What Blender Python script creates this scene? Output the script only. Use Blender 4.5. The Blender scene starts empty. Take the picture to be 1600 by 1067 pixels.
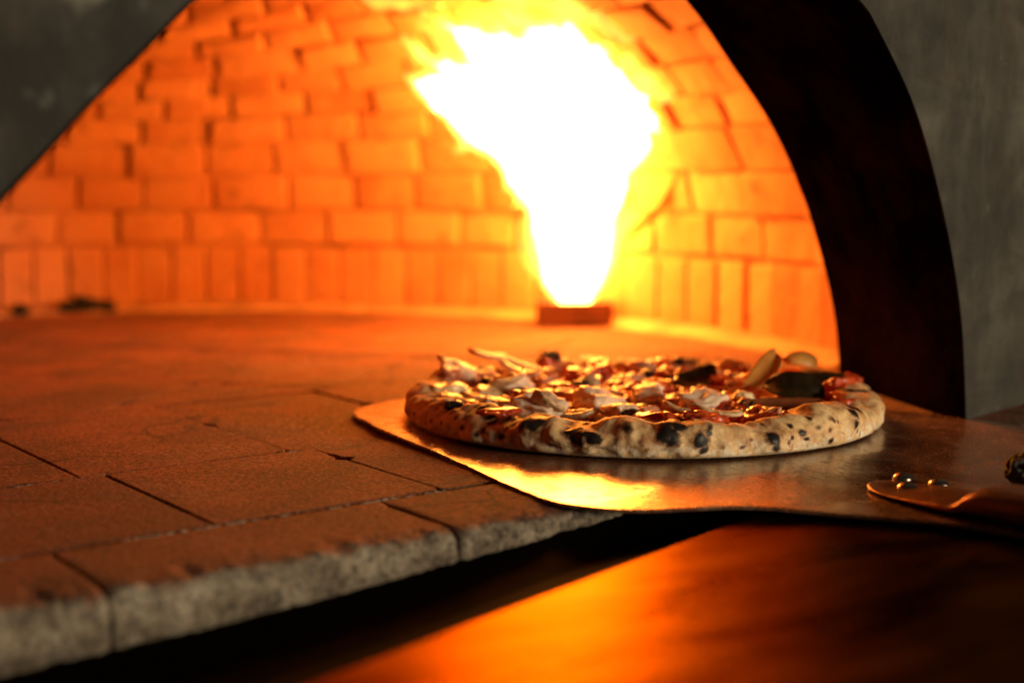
import bpy, bmesh, math, random
from mathutils import Vector, Matrix, noise
R_ = math.radians
sc = bpy.context.scene
C = sc.collection

# ---------------------------------------------------------------- camera, world, lights
CZ = 0.16
PITCH = math.atan(253.5 / 2222.0)
cam = bpy.data.cameras.new('camera'); camo = bpy.data.objects.new('camera', cam); C.objects.link(camo)
cam.lens = 50.0; cam.sensor_width = 36.0; cam.sensor_fit = 'HORIZONTAL'
cam.clip_start = 0.01; cam.clip_end = 50
camo.location = (0, 0, CZ); camo.rotation_euler = (math.pi / 2 - PITCH, 0, 0)
cam.dof.use_dof = True; cam.dof.focus_distance = 0.80; cam.dof.aperture_fstop = 3.7
sc.camera = camo

w = bpy.data.worlds.new('World'); sc.world = w; w.use_nodes = True
bg = w.node_tree.nodes['Background']; bg.inputs[0].default_value = (.85, .82, .74, 1); bg.inputs[1].default_value = 0.012

def area(name, loc, target, size, power, col):
    l = bpy.data.lights.new(name, 'AREA'); l.shape = 'SQUARE'; l.size = size; l.energy = power; l.color = col
    o = bpy.data.objects.new(name, l); C.objects.link(o); o.location = loc
    o.rotation_euler = (Vector(target) - Vector(loc)).to_track_quat('-Z', 'Y').to_euler()
    return o
area('room_lamp', (1.80, -0.42, 0.31), (0.1, 0.8, 0.0), 0.45, 42, (1.0, .82, .57))

FLAME_COL = (1.0, .285, .034)
FLAME_PEAK = 66.0
sc.view_settings.view_transform = 'Standard'; sc.view_settings.look = 'None'
sc.view_settings.exposure = 0; sc.view_settings.gamma = 1; sc.view_settings.use_curve_mapping = False
sc.render.engine = 'CYCLES'
cy = sc.cycles
cy.use_denoising = True
cy.max_bounces = 10; cy.diffuse_bounces = 6; cy.glossy_bounces = 5; cy.transparent_max_bounces = 16; cy.volume_bounces = 0
cy.sample_clamp_indirect = 20; cy.caustics_reflective = False; cy.caustics_refractive = False
cy.volume_step_rate = 1.0

# ---------------------------------------------------------------- measuring frame
F_PX = 2222.0
OX = Vector((0.2996, 0.9295, 0.0))                 # foot of the right-hand mouth edge
TH = R_(36.588)
RV = Vector((math.cos(TH), math.sin(TH), 0)); AV = Vector((-math.sin(TH), math.cos(TH), 0))
FRAME = Matrix.Translation(OX) @ Matrix.Rotation(TH, 4, 'Z')
CAMP = Vector((0, 0, CZ))

def ray(u, v):
    x = (u - 800) / F_PX; y = -(v - 533.5) / F_PX
    return Vector((x, math.cos(PITCH) + y * math.sin(PITCH), -math.sin(PITCH) + y * math.cos(PITCH)))
def on_z(u, v, z=0.0):                              # world point at height z
    d = ray(u, v); return CAMP + d * ((z - CZ) / d.z)
def on_y(u, v, y):                                  # world point at depth y
    d = ray(u, v); return CAMP + d * (y / d.y)
def loc(p):                                         # world -> oven frame (s along the face, q into the oven)
    d = p - OX; return Vector((d.dot(RV), d.dot(AV), p.z))
def lz(u, v, z=0.0): return loc(on_z(u, v, z))

def fbm(p, o=4):
    return noise.fractal(p, 1.0, 2.0, o, noise_basis='PERLIN_ORIGINAL')
def smooth(a, b, x):
    t = max(0.0, min(1.0, (x - a) / (b - a))); return t * t * (3 - 2 * t)

# ---------------------------------------------------------------- object helpers
def obj(name, bm, mat, parent=None, smooth_shade=True):
    me = bpy.data.meshes.new(name)
    bm.normal_update(); bm.to_mesh(me); bm.free()
    if smooth_shade:
        for p in me.polygons: p.use_smooth = True
    o = bpy.data.objects.new(name, me); C.objects.link(o)
    if mat: me.materials.append(mat)
    if parent: o.parent = parent
    return o
def tag(o, label, cat, group=None, kind=None):
    o['label'] = label; o['category'] = cat
    if group: o['group'] = group
    if kind: o['kind'] = kind
    return o
def empty(name, label, cat, mat=None, group=None):
    o = bpy.data.objects.new(name, None); C.objects.link(o); o.empty_display_size = .05
    if mat is not None: o.matrix_world = mat
    return tag(o, label, cat, group)

# ---------------------------------------------------------------- material helpers
class NT:
    def __init__(s, name):
        s.m = bpy.data.materials.new(name); s.m.use_nodes = True
        s.t = s.m.node_tree; s.t.nodes.clear()
        s.out = s.n('ShaderNodeOutputMaterial')
        s.co = s.n('ShaderNodeTexCoord').outputs['Object']
    def n(s, t, **k):
        nd = s.t.nodes.new(t)
        for a, b in k.items(): setattr(nd, a, b)
        return nd
    def set(s, sock, v):
        if isinstance(v, bpy.types.NodeSocket): s.t.links.new(v, sock)
        elif isinstance(v, (tuple, list)): sock.default_value = (*v, 1) if len(v) == 3 and sock.type == 'RGBA' else v
        else: sock.default_value = v
    def map(s, scale=(1, 1, 1), rot=(0, 0, 0), co=None):
        m = s.n('ShaderNodeMapping'); s.set(m.inputs[0], co or s.co); m.inputs['Scale'].default_value = scale; m.inputs['Rotation'].default_value = rot
        return m.outputs[0]
    def noise(s, sc_, det=4, rough=.55, co=None, dist=0):
        n = s.n('ShaderNodeTexNoise'); s.set(n.inputs['Vector'], co or s.co)
        n.inputs['Scale'].default_value = sc_; n.inputs['Detail'].default_value = det; n.inputs['Roughness'].default_value = rough; n.inputs['Distortion'].default_value = dist
        return n.outputs['Fac']
    def voro(s, sc_, co=None, feat='F1'):
        n = s.n('ShaderNodeTexVoronoi', feature=feat); s.set(n.inputs['Vector'], co or s.co); n.inputs['Scale'].default_value = sc_
        return n.outputs['Distance']
    def ramp(s, f, *stops):
        r = s.n('ShaderNodeValToRGB'); s.set(r.inputs[0], f); e = r.color_ramp.elements
        while len(e) < len(stops): e.new(.5)
        for i, (p, c) in enumerate(stops):
            e[i].position = p; e[i].color = (c, c, c, 1) if not isinstance(c, (tuple, list)) else (*c, 1)
        return r.outputs[0]
    def mix(s, f, a, b, mode='MIX'):
        m = s.n('ShaderNodeMix', data_type='RGBA', blend_type=mode)
        s.set(m.inputs[0], f); s.set(m.inputs[6], a); s.set(m.inputs[7], b); return m.outputs[2]
    def math(s, op, a, b=0.0):
        m = s.n('ShaderNodeMath', operation=op); s.set(m.inputs[0], a); s.set(m.inputs[1], b); return m.outputs[0]
    def attr(s, name, out='Fac'):
        a = s.n('ShaderNodeAttribute'); a.attribute_name = name; return a.outputs[out]
    def bump(s, h, strength=.5, dist=.001, normal=None):
        b = s.n('ShaderNodeBump'); s.set(b.inputs['Height'], h); b.inputs['Strength'].default_value = strength; b.inputs['Distance'].default_value = dist
        if normal: s.set(b.inputs['Normal'], normal)
        return b.outputs[0]
    def bsdf(s, **k):
        p = s.n('ShaderNodeBsdfPrincipled')
        for a, b in k.items(): s.set(p.inputs[a.replace('_', ' ')], b)
        s.t.links.new(p.outputs[0], s.out.inputs['Surface']); return p

def mat_brick():
    t = NT('dome_brick')
    v = t.attr('tone')
    n1 = t.noise(14, 5, .6); n2 = t.noise(160, 4, .65)
    c = t.ramp(v, (0, (.33, .132, .052)), (.5, (.39, .168, .070)), (1, (.45, .22, .10)))
    c = t.mix(t.ramp(n1, (.38, 0), (.62, 1)), c, t.mix(.5, c, (.48, .265, .125)))
    c = t.mix(t.ramp(t.noise(38, 4, .7), (.60, 0), (.72, .75)), c, (.10, .055, .03))
    b = t.bump(n2, .55, .0016, t.bump(t.noise(45, 5, .6), .55, .005))
    t.bsdf(Base_Color=c, Roughness=.9, Normal=b, Specular_IOR_Level=.15); return t.m
def mat_mortar():
    t = NT('sooty_mortar')
    c = t.ramp(t.noise(9, 4), (.40, (.07, .026, .010)), (.52, (.40, .17, .07)))
    t.bsdf(Base_Color=c, Roughness=1.0, Normal=t.bump(t.noise(220, 3), .6, .002)); return t.m
def mat_hearth():
    t = NT('hearth_firebrick')
    v = t.attr('tone'); raw = t.attr('raw')
    c = t.ramp(v, (0, (.26, .071, .026)), (1, (.37, .114, .043)))
    c = t.mix(t.ramp(t.noise(16, 6, .6), (.40, 0), (.66, .75)), c, (.125, .052, .026))
    c = t.mix(t.ramp(t.noise(5, 5, .6, t.map((1, 2.2, 1), (0, 0, .5))), (.5, 0), (.62, .55)), c, (.09, .038, .020))
    c = t.mix(t.ramp(t.noise(10, 6, .7, t.map((.7, 1.8, 1), (0, 0, -.3))), (.60, 0), (.66, .7)), c, (.05, .030, .020))
    c = t.mix(raw, c, t.ramp(t.noise(60, 5, .7), (.36, (.17, .12, .078)), (.5, (.44, .345, .24)), (.64, (.66, .55, .41))))
    c = t.mix(t.ramp(t.noise(300, 3, .75), (.41, .85), (.50, 0)), c, t.mix(raw, (.055, .024, .013), (.11, .088, .065)))
    c = t.mix(t.ramp(t.noise(470, 3, .75), (.55, 0), (.64, .6)), c, t.mix(raw, (.55, .33, .20), (.66, .58, .47)))
    c = t.mix(t.ramp(t.noise(80, 3, .6), (.66, 0), (.71, .7)), c, (.05, .034, .024))
    wob = t.n('ShaderNodeVectorMath', operation='ADD'); t.set(wob.inputs[0], t.co)
    nz = t.n('ShaderNodeTexNoise'); t.set(nz.inputs['Vector'], t.co); nz.inputs['Scale'].default_value = 22; nz.inputs['Detail'].default_value = 4
    sc3 = t.n('ShaderNodeVectorMath', operation='SCALE'); t.set(sc3.inputs[0], nz.outputs['Color']); sc3.inputs['Scale'].default_value = .05; t.set(wob.inputs[1], sc3.outputs[0])
    crk = t.math('MULTIPLY', t.ramp(t.voro(9, wob.outputs[0], 'DISTANCE_TO_EDGE'), (.004, 1), (.016, 0)), t.ramp(t.noise(6, 3), (.54, 0), (.60, 1)))
    c = t.mix(t.math('MULTIPLY', crk, .85), c, (.03, .014, .008))
    ash = t.math('MULTIPLY', t.ramp(t.noise(7, 4, .6), (.52, 0), (.66, 1)), t.ramp(t.noise(240, 3, .7), (.50, 0), (.62, .55)))
    c = t.mix(ash, c, (.50, .36, .25))
    h = t.math('ADD', t.noise(300, 5, .8), t.math('MULTIPLY', t.noise(120, 5, .65), .9))
    b = t.bump(h, 1.0, .0045, t.bump(t.noise(22, 4), .5, .004))
    t.bsdf(Base_Color=c, Roughness=.85, Normal=b, Specular_IOR_Level=.4); return t.m
def mat_plain(name, col, rough, metal=0.0, bscale=0, bdist=.001, spec=.5):
    t = NT(name)
    c = t.mix(t.ramp(t.noise(30, 5), (.35, 0), (.7, 1)), col, tuple(x * .55 for x in col))
    k = dict(Base_Color=c, Roughness=rough, Metallic=metal, Specular_IOR_Level=spec)
    if bscale: k['Normal'] = t.bump(t.noise(bscale, 4), .6, bdist)
    t.bsdf(**k); return t.m
def mat_face():
    t = NT('weathered_grey_face')
    n = t.noise(11, 6, .62); n2 = t.noise(32, 5, .6, t.map((1, 1, .35)))
    c = t.ramp(n, (.34, (.017, .015, .011)), (.5, (.042, .037, .028)), (.68, (.10, .092, .070)))
    c = t.mix(t.ramp(n2, (.45, 0), (.7, .55)), c, (.016, .015, .012))
    c = t.mix(t.ramp(t.noise(8, 4, .6, t.map((1.6, 1, .5))), (.53, 0), (.68, .6)), c, (.05, .024, .009))
    c = t.mix(t.ramp(t.noise(90, 4, .7), (.62, 0), (.74, .5)), c, (.11, .108, .092))
    c = t.mix(t.ramp(t.noise(21, 4, .55, dist=.8), (.44, 0), (.60, .5)), c, (.009, .008, .0055))
    c = t.mix(t.ramp(t.noise(26, 4, .6, t.map((2.2, 1, .5))), (.42, 0), (.66, .22)), c, (.085, .078, .060))
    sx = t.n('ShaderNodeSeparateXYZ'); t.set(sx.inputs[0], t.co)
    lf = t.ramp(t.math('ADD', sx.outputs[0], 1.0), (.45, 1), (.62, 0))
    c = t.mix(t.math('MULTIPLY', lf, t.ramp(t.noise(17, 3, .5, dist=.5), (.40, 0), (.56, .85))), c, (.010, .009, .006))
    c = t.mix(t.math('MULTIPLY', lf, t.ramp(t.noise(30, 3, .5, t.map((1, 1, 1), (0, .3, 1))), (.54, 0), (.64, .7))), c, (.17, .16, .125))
    b = t.bump(t.noise(140, 5, .65), .5, .002, t.bump(t.noise(18, 4), .5, .006))
    t.bsdf(Base_Color=c, Roughness=.72, Normal=b, Specular_IOR_Level=.3); return t.m
def mat_soot():
    t = NT('sooty_black_lining')
    c = t.ramp(t.noise(12, 5, .65), (.42, (.0022, .0012, .0008)), (.66, (.014, .0055, .0024)))
    t.bsdf(Base_Color=c, Roughness=.8, Normal=t.bump(t.noise(60, 5), .5, .003), Specular_IOR_Level=0.0, IOR=1.0); return t.m
def mat_crust():
    t = NT('pizza_crust')
    ch = t.attr('char'); fl = t.attr('flour')
    n = t.noise(70, 5, .65); n2 = t.noise(260, 4, .7)
    c = t.ramp(n, (.32, (.46, .21, .075)), (.52, (.76, .49, .225)), (.70, (.86, .64, .35)))
    c = t.mix(t.ramp(n2, (.48, 0), (.64, .55)), c, (.42, .19, .07))
    c = t.mix(t.math('MULTIPLY', fl, t.ramp(t.noise(190, 4, .7), (.42, 0), (.58, .9))), c, (.86, .76, .58))
    chn = t.math('ADD', ch, t.math('MULTIPLY', t.math('SUBTRACT', t.noise(240, 4, .7), .5), .55))
    c = t.mix(t.ramp(chn, (.22, 0), (.45, .8)), c, (.20, .075, .026))
    c = t.mix(t.ramp(chn, (.42, 0), (.66, 1)), c, (.014, .010, .008))
    b = t.bump(t.noise(420, 4, .7), .35, .0006, t.bump(n, .4, .0018))
    p = t.bsdf(Base_Color=c, Roughness=t.ramp(ch, (.3, .72), (.8, .5)), Normal=b, Specular_IOR_Level=.35)
    return t.m
def mat_sauce():
    t = NT('sauce_and_cheese')
    n = t.noise(55, 5, .6, dist=.6); n2 = t.noise(34, 4, .6, dist=.4)
    c = t.ramp(n, (.36, (.30, .022, .006)), (.52, (.46, .055, .012)), (.66, (.58, .16, .035)))
    c = t.mix(t.ramp(n2, (.52, 0), (.60, 1)), c, t.ramp(n, (.35, (.72, .36, .10)), (.65, (.82, .58, .26))))
    c = t.mix(t.ramp(t.noise(120, 4, .7), (.62, 0), (.70, .9)), c, (.10, .03, .012))
    b = t.bump(t.noise(160, 4, .6), .6, .002)
    t.bsdf(Base_Color=c, Roughness=t.ramp(n2, (.4, .34), (.6, .26)), Normal=b, Coat_Weight=.25, Coat_Roughness=.2); return t.m
def mat_food(name, a, b_, dark, rough=.38, sc_=110, darkpos=.66):
    t = NT(name)
    c = t.ramp(t.noise(sc_, 4, .6), (.35, a), (.65, b_))
    coat = 0.0 if a[0] < .1 else .1
    c = t.mix(t.ramp(t.noise(sc_ * .7, 4, .65), (darkpos, 0), (darkpos + .1, .85)), c, dark)
    t.bsdf(Base_Color=c, Roughness=rough, Normal=t.bump(t.noise(sc_ * 3, 4, .6), .5, .001), Coat_Weight=coat, Coat_Roughness=.18, Specular_IOR_Level=.2 + coat)
    return t.m
def mat_blade():
    t = NT('worn_steel_blade')
    st = t.noise(40, 5, .6, t.map((14, .5, 1)))
    blot = t.noise(13, 5, .6); fine = t.noise(110, 4, .65)
    c = t.ramp(blot, (.35, (.46, .40, .33)), (.65, (.62, .56, .48)))
    c = t.mix(t.ramp(fine, (.60, 0), (.72, .7)), c, (.13, .075, .04))
    c = t.mix(t.ramp(st, (.58, 0), (.7, .35)), c, (.25, .19, .14))
    rough = t.math('ADD', t.ramp(blot, (.3, .15), (.7, .27)), t.ramp(fine, (.5, 0), (.75, .18)))
    b = t.bump(st, .22, .0006, t.bump(t.noise(24, 3), .22, .002))
    p = t.n('ShaderNodeBsdfPrincipled')
    for k, v in (('Base Color', c), ('Metallic', 1.0), ('Roughness', rough), ('Normal', b)): t.set(p.inputs[k], v)
    d = t.n('ShaderNodeBsdfPrincipled')
    for k, v in (('Base Color', t.ramp(blot, (.4, (.22, .066, .020)), (.6, (.34, .13, .05)))), ('Roughness', .6), ('Normal', t.bump(t.noise(500, 3), .5, .001))): t.set(d.inputs[k], v)
    dust = t.ramp(t.noise(620, 2, .6), (.61, 0), (.66, .9))
    fac = t.math('MAXIMUM', t.ramp(t.noise(7, 5, .65), (.35, .16), (.72, .52)), dust)
    m = t.n('ShaderNodeMixShader'); t.set(m.inputs[0], fac)
    t.t.links.new(p.outputs[0], m.inputs[1]); t.t.links.new(d.outputs[0], m.inputs[2]); t.t.links.new(m.outputs[0], t.out.inputs['Surface'])
    return t.m
def mat_shelf():
    t = NT('smeared_steel_shelf')
    co = t.map((1, 1, 1), (0, 0, R_(20)))
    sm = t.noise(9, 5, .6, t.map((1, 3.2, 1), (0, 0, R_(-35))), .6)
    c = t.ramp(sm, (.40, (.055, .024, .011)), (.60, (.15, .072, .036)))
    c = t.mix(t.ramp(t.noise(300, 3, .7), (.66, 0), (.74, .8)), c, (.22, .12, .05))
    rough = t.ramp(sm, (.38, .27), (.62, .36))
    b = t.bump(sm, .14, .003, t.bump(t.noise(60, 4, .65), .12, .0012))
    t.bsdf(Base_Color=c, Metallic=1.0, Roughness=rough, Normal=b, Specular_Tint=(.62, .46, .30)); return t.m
def mat_flame_surface(name, k):
    t = NT(name); e = t.n('ShaderNodeEmission'); e.inputs[0].default_value = (*FLAME_COL, 1); e.inputs[1].default_value = k
    t.t.links.new(e.outputs[0], t.out.inputs['Surface']); return t.m
def mat_flame_volume(name, k, col):
    t = NT(name); e = t.n('ShaderNodeEmission'); e.inputs[0].default_value = (*col, 1); e.inputs[1].default_value = k
    t.t.links.new(e.outputs[0], t.out.inputs['Volume']); return t.m

M_brick, M_mortar, M_hearth, M_face, M_soot = mat_brick(), mat_mortar(), mat_hearth(), mat_face(), mat_soot()
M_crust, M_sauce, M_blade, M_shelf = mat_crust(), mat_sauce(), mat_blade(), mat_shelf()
M_ham = mat_food('ham', (.46, .14, .055), (.74, .36, .20), (.22, .05, .015), darkpos=.50, rough=.46)
M_mush = mat_food('mushroom', (.44, .25, .10), (.70, .52, .30), (.12, .045, .016), rough=.45, darkpos=.58)
M_cheese = mat_food('melted_cheese', (.80, .56, .22), (.88, .74, .42), (.42, .16, .04), rough=.28, darkpos=.64)
M_brown = mat_food('browned_cheese', (.58, .26, .07), (.74, .42, .14), (.20, .06, .015), rough=.32, darkpos=.56)
M_tom = mat_food('tomato', (.42, .035, .010), (.58, .09, .02), (.10, .02, .01), rough=.26)
M_onion = mat_food('onion', (.62, .26, .07), (.76, .42, .15), (.26, .08, .02), rough=.3)
M_leaf = mat_food('dark_leaf', (.012, .0075, .003), (.030, .018, .005), (.010, .007, .004), rough=.42, sc_=60)
M_wilt = mat_food('roasted_pepper', (.52, .20, .035), (.62, .30, .06), (.10, .035, .010), rough=.34, sc_=60)
M_mozz = mat_food('soft_mozzarella', (.74, .52, .32), (.86, .70, .50), (.40, .15, .05), rough=.5, sc_=90, darkpos=.60)
M_aub = mat_food('roasted_aubergine', (.16, .045, .014), (.26, .09, .028), (.04, .012, .005), rough=.4, sc_=60)
M_olive = mat_food('black_olive', (.012, .009, .008), (.035, .022, .016), (.006, .005, .004), rough=.35)
M_burner = mat_plain('rusty_iron', (.16, .045, .02), .8, 0, 120, .001)
M_black = mat_plain('black_iron', (.0028, .002, .0015), .8, 0, 80, .001, .02)
M_coal = mat_plain('charcoal', (.018, .016, .014), .85, 0, 500, .003, .3)
M_handle = mat_plain('brown_steel', (.30, .12, .05), .36, .85, 90, .0012)
M_rivet = mat_plain('rivet_steel', (.52, .42, .32), .28, 1.0, 300, .0004)
M_lump = mat_food('charred_bread', (.030, .030, .024), (.085, .085, .065), (.30, .29, .23), rough=.8, sc_=420, darkpos=.60)

# ================================================================= OVEN
oven = empty('pizza_oven', 'glowing brick domed pizza oven with black lined mouth, grey face and tiled hearth', 'oven', FRAME)

def catmull(P, n):
    out = []
    for i in range(len(P) - 1):
        p0 = P[max(i - 1, 0)]; p1 = P[i]; p2 = P[i + 1]; p3 = P[min(i + 2, len(P) - 1)]
        for k in range(n):
            t = k / n
            out.append(tuple(.5 * (2 * p1[j] + (p2[j] - p0[j]) * t + (2 * p0[j] - 5 * p1[j] + 4 * p2[j] - p3[j]) * t * t + (3 * p1[j] - p0[j] - 3 * p2[j] + p3[j]) * t ** 3) for j in range(len(p1))))
    out.append(tuple(P[-1])); return out
ARCH_OUT = catmull([(0, 0), (-.009, .069), (-.029, .132), (-.061, .199), (-.100, .248), (-.122, .267), (-.20, .317), (-.32, .343), (-.43, .304), (-.500, .262), (-.537, .235), (-.560, .213), (-.583, .191), (-.603, .170), (-.623, .149), (-.652, .112), (-.672, .06), (-.680, 0)], 6)
ARCH_IN = catmull([(.081, 0), (.073, .05), (.055, .101), (.031, .15), (-.002, .198), (-.046, .242), (-.093, .285), (-.19, .35), (-.325, .385), (-.46, .355), (-.557, .285), (-.604, .242), (-.648, .198), (-.681, .15), (-.705, .101), (-.723, .05), (-.731, .0), (-.733, -.0005)], 6)

def arch_plate(arch, q0, q1, s0, s1, zt, foot=lambda s: 0.0, arch1=None):
    """a wall of real thickness between q0 and q1 with the arch cut out"""
    bm = bmesh.new(); n = len(arch)
    cs = -.33
    outer = []
    for i, (s, z) in enumerate(arch):
        # push outwards on to the rectangle
        dx, dz = s - cs, z - .02
        if i == 0: o = (s1, foot(s1))
        elif i == n - 1: o = (s0, foot(s0))
        else:
            k = 1e9
            if dx > 1e-6: k = min(k, (s1 - cs) / dx)
            if dx < -1e-6: k = min(k, (s0 - cs) / dx)
            if dz > 1e-6: k = min(k, (zt - .02) / dz)
            o = (cs + dx * k, max(.0, .02 + dz * k))
        outer.append(o)
    NR = 14
    rings = {}
    for q in (q0, q1):
        for j in range(NR + 1):
            t = (j / NR) ** 1.6
            rings[q, j] = [bm.verts.new((a[0] + (b[0] - a[0]) * t, q, max(foot(a[0] + (b[0] - a[0]) * t), a[1] + (b[1] - a[1]) * t))) for a, b in zip(arch if q == q0 or arch1 is None else arch1, outer)]
    for i in range(n - 1):
        for j in range(NR):
            bm.faces.new([rings[q0, j][i], rings[q0, j][i + 1], rings[q0, j + 1][i + 1], rings[q0, j + 1][i]][::-1])
            bm.faces.new([rings[q1, j][i], rings[q1, j][i + 1], rings[q1, j + 1][i + 1], rings[q1, j + 1][i]])
        bm.faces.new([rings[q0, 0][i], rings[q0, 0][i + 1], rings[q1, 0][i + 1], rings[q1, 0][i]])
        bm.faces.new([rings[q0, NR][i], rings[q1, NR][i], rings[q1, NR][i + 1], rings[q0, NR][i + 1]])
    for e in (0, n - 1):
        for j in range(NR):
            bm.faces.new([rings[q0, j][e], rings[q1, j][e], rings[q1, j + 1][e], rings[q0, j + 1][e]])
    bmesh.ops.recalc_face_normals(bm, faces=bm.faces)
    return bm
face_foot = lambda s: .001 + max(0.0, s - .004) * .085 if s > -.3 else .001
grow_ = lambda A, d: [(x + (x + .33) / math.hypot(x + .33, z + .02) * d, z + (z / math.hypot(x + .33, z + .02) * d if z > .001 else 0)) for x, z in A]
bm = arch_plate(grow_(ARCH_OUT, .0017), 0.0, .014, -1.25, .62, .78, face_foot, grow_(ARCH_OUT, .016))
for v in bm.verts:
    if v.co.y < .001:
        v.co.y += .0016 * fbm(v.co * 14, 3) * smooth(0, .03, math.hypot(v.co.x + .33, v.co.z) - .30) + .0002
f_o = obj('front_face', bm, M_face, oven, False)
bm = arch_plate(grow_(ARCH_IN, .0032), .176, .20, -1.25, .62, .78, arch1=grow_(ARCH_IN, .05))
obj('inner_wall', bm, M_soot, oven, False)
# mouth lining lofted between the two arches, 12 mm thick
bm = bmesh.new(); NL = 10; n = len(ARCH_OUT); g = {}
for layer, off in ((0, 0.0), (1, .0014)):
    for j in range(NL + 1):
        t = j / NL
        for i in range(n):
            a, b = ARCH_OUT[i], ARCH_IN[i]
            s = a[0] + (b[0] - a[0]) * t; z = a[1] + (b[1] - a[1]) * t
            d = Vector((s + .33, z)).normalized() * off
            g[layer, j, i] = bm.verts.new((s + d.x, -.0004 + .1754 * t, max(0, z + d.y)))
for layer in (0, 1):
    for j in range(NL):
        for i in range(n - 1):
            f = [g[layer, j, i], g[layer, j, i + 1], g[layer, j + 1, i + 1], g[layer, j + 1, i]]
            bm.faces.new(f if layer else f[::-1])
for j in (0, NL):
    for i in range(n - 1): bm.faces.new([g[0, j, i], g[0, j, i + 1], g[1, j, i + 1], g[1, j, i]])
bmesh.ops.recalc_face_normals(bm, faces=bm.faces)
ml = obj('mouth_lining', bm, M_soot, oven)
m_ = ml.modifiers.new('e', 'EDGE_SPLIT'); m_.split_angle = R_(35)

# dome: soldier course, then rings of flat bricks leaning inwards
S0, Q0, AS, AQ, ZB, HD = -.30, .53, .552, .617, .080, .325
def dome(th, ph, off=0.0):
    tt = (th + math.pi / 2) % (2 * math.pi) - math.pi / 2
    if ph < 1.5: ph = min(1.53, ph + .24 * ph * ph * smooth(R_(78), R_(22), tt) * (1 - smooth(.9, 1.5, ph)))
    c, s = math.cos(ph), math.sin(ph)
    p = Vector((S0 + AS * math.cos(th) * c, Q0 + AQ * math.sin(th) * c, ZB + HD * s))
    nrm = Vector((math.cos(th) * c / AS, math.sin(th) * c / AQ, s / HD)).normalized()
    return p + nrm * off
rnd = random.Random(4)
bm = bmesh.new(); tone = bm.faces.layers.float.new('tone')
def brick(corners, outs, tone_v):
    c = sum(corners, Vector()) / 4
    vi = [bm.verts.new(p) for p in corners]; vo = [bm.verts.new(p) for p in outs]
    fs = [bm.faces.new(vi[::-1]), bm.faces.new(vo)]
    for k in range(4): fs.append(bm.faces.new([vi[k], vi[(k + 1) % 4], vo[(k + 1) % 4], vo[k]]))
    for f in fs: f[tone] = tone_v
SEAM = .19
def wall_pt(th, z, off=0.0):
    p = Vector((S0 + (AS + off) * math.cos(th), Q0 + (AQ + off) * math.sin(th), z)); return p
nsol = 86
for k in range(nsol):
    t0 = 2 * math.pi * k / nsol; t1 = 2 * math.pi * (k + 1) / nsol; m = (t0 + t1) / 2
    if Q0 + AQ * math.sin(m) < SEAM: continue
    g_ = .0007; d = rnd.uniform(-.0022, .0022); zt = ZB - .003 + rnd.uniform(-.002, .001)
    dt = g_ / .6
    tw = rnd.uniform(-.0015, .0015)
    c = [wall_pt(t0 + dt, .0, d + tw), wall_pt(t1 - dt, .0, d - tw), wall_pt(t1 - dt, zt, d - tw), wall_pt(t0 + dt, zt, d + tw)]
    o = [wall_pt(t0 + dt, .0, .05), wall_pt(t1 - dt, .0, .05), wall_pt(t1 - dt, zt, .05), wall_pt(t0 + dt, zt, .05)]
    brick(c, o, rnd.random())
ph = 0.0; ring = 0; phs = [0.0]
while ph < 1.38:
    ds = math.hypot(.585 * math.sin(ph), HD * math.cos(ph)); ph += (.042 if len(phs) < 4 else .0315) / ds; phs.append(ph)
for r in range(len(phs) - 1):
    p0, p1 = phs[r], phs[r + 1]; pm = (p0 + p1) / 2
    circ = 2 * math.pi * .585 * math.cos(pm); nb = max(6, round(circ / .087)); off0 = rnd.random()
    lens = [rnd.uniform(.85, 1.15) for _ in range(nb)]; tot = sum(lens); acc = off0 * 2 * math.pi / nb
    for k in range(nb):
        t0 = acc; acc += 2 * math.pi * lens[k] / tot; t1 = acc; m = (t0 + t1) / 2
        if (Q0 + AQ * math.sin(m) * math.cos(pm)) < SEAM: continue
        wide = .0007 + .0013 * smooth(.25, .7, pm)
        dt = (wide + rnd.uniform(0, .0018)) / (.585 * math.cos(pm)); dp = (wide + rnd.uniform(0, .0012)) / .5
        base = rnd.uniform(-.0032, .0022); tu = rnd.uniform(-.0022, .0022); tv = rnd.uniform(-.002, .002) + .0022
        jit = lambda: rnd.uniform(-.0012, .0012)
        c = [dome(t0 + dt, p0 + dp, base - tu - tv + jit()), dome(t1 - dt, p0 + dp, base + tu - tv + jit()), dome(t1 - dt, p1 - dp, base + tu + tv + jit()), dome(t0 + dt, p1 - dp, base - tu + tv + jit())]
        o = [dome(t0 + dt, p0 + dp, .05), dome(t1 - dt, p0 + dp, .05), dome(t1 - dt, p1 - dp, .05), dome(t0 + dt, p1 - dp, .05)]
        brick(c, o, rnd.random())
bmesh.ops.recalc_face_normals(bm, faces=bm.faces)
dm = obj('brick_dome', bm, M_brick, oven, False)
bv = dm.modifiers.new('b', 'BEVEL'); bv.width = .0034; bv.segments = 2; bv.limit_method = 'ANGLE'
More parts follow.
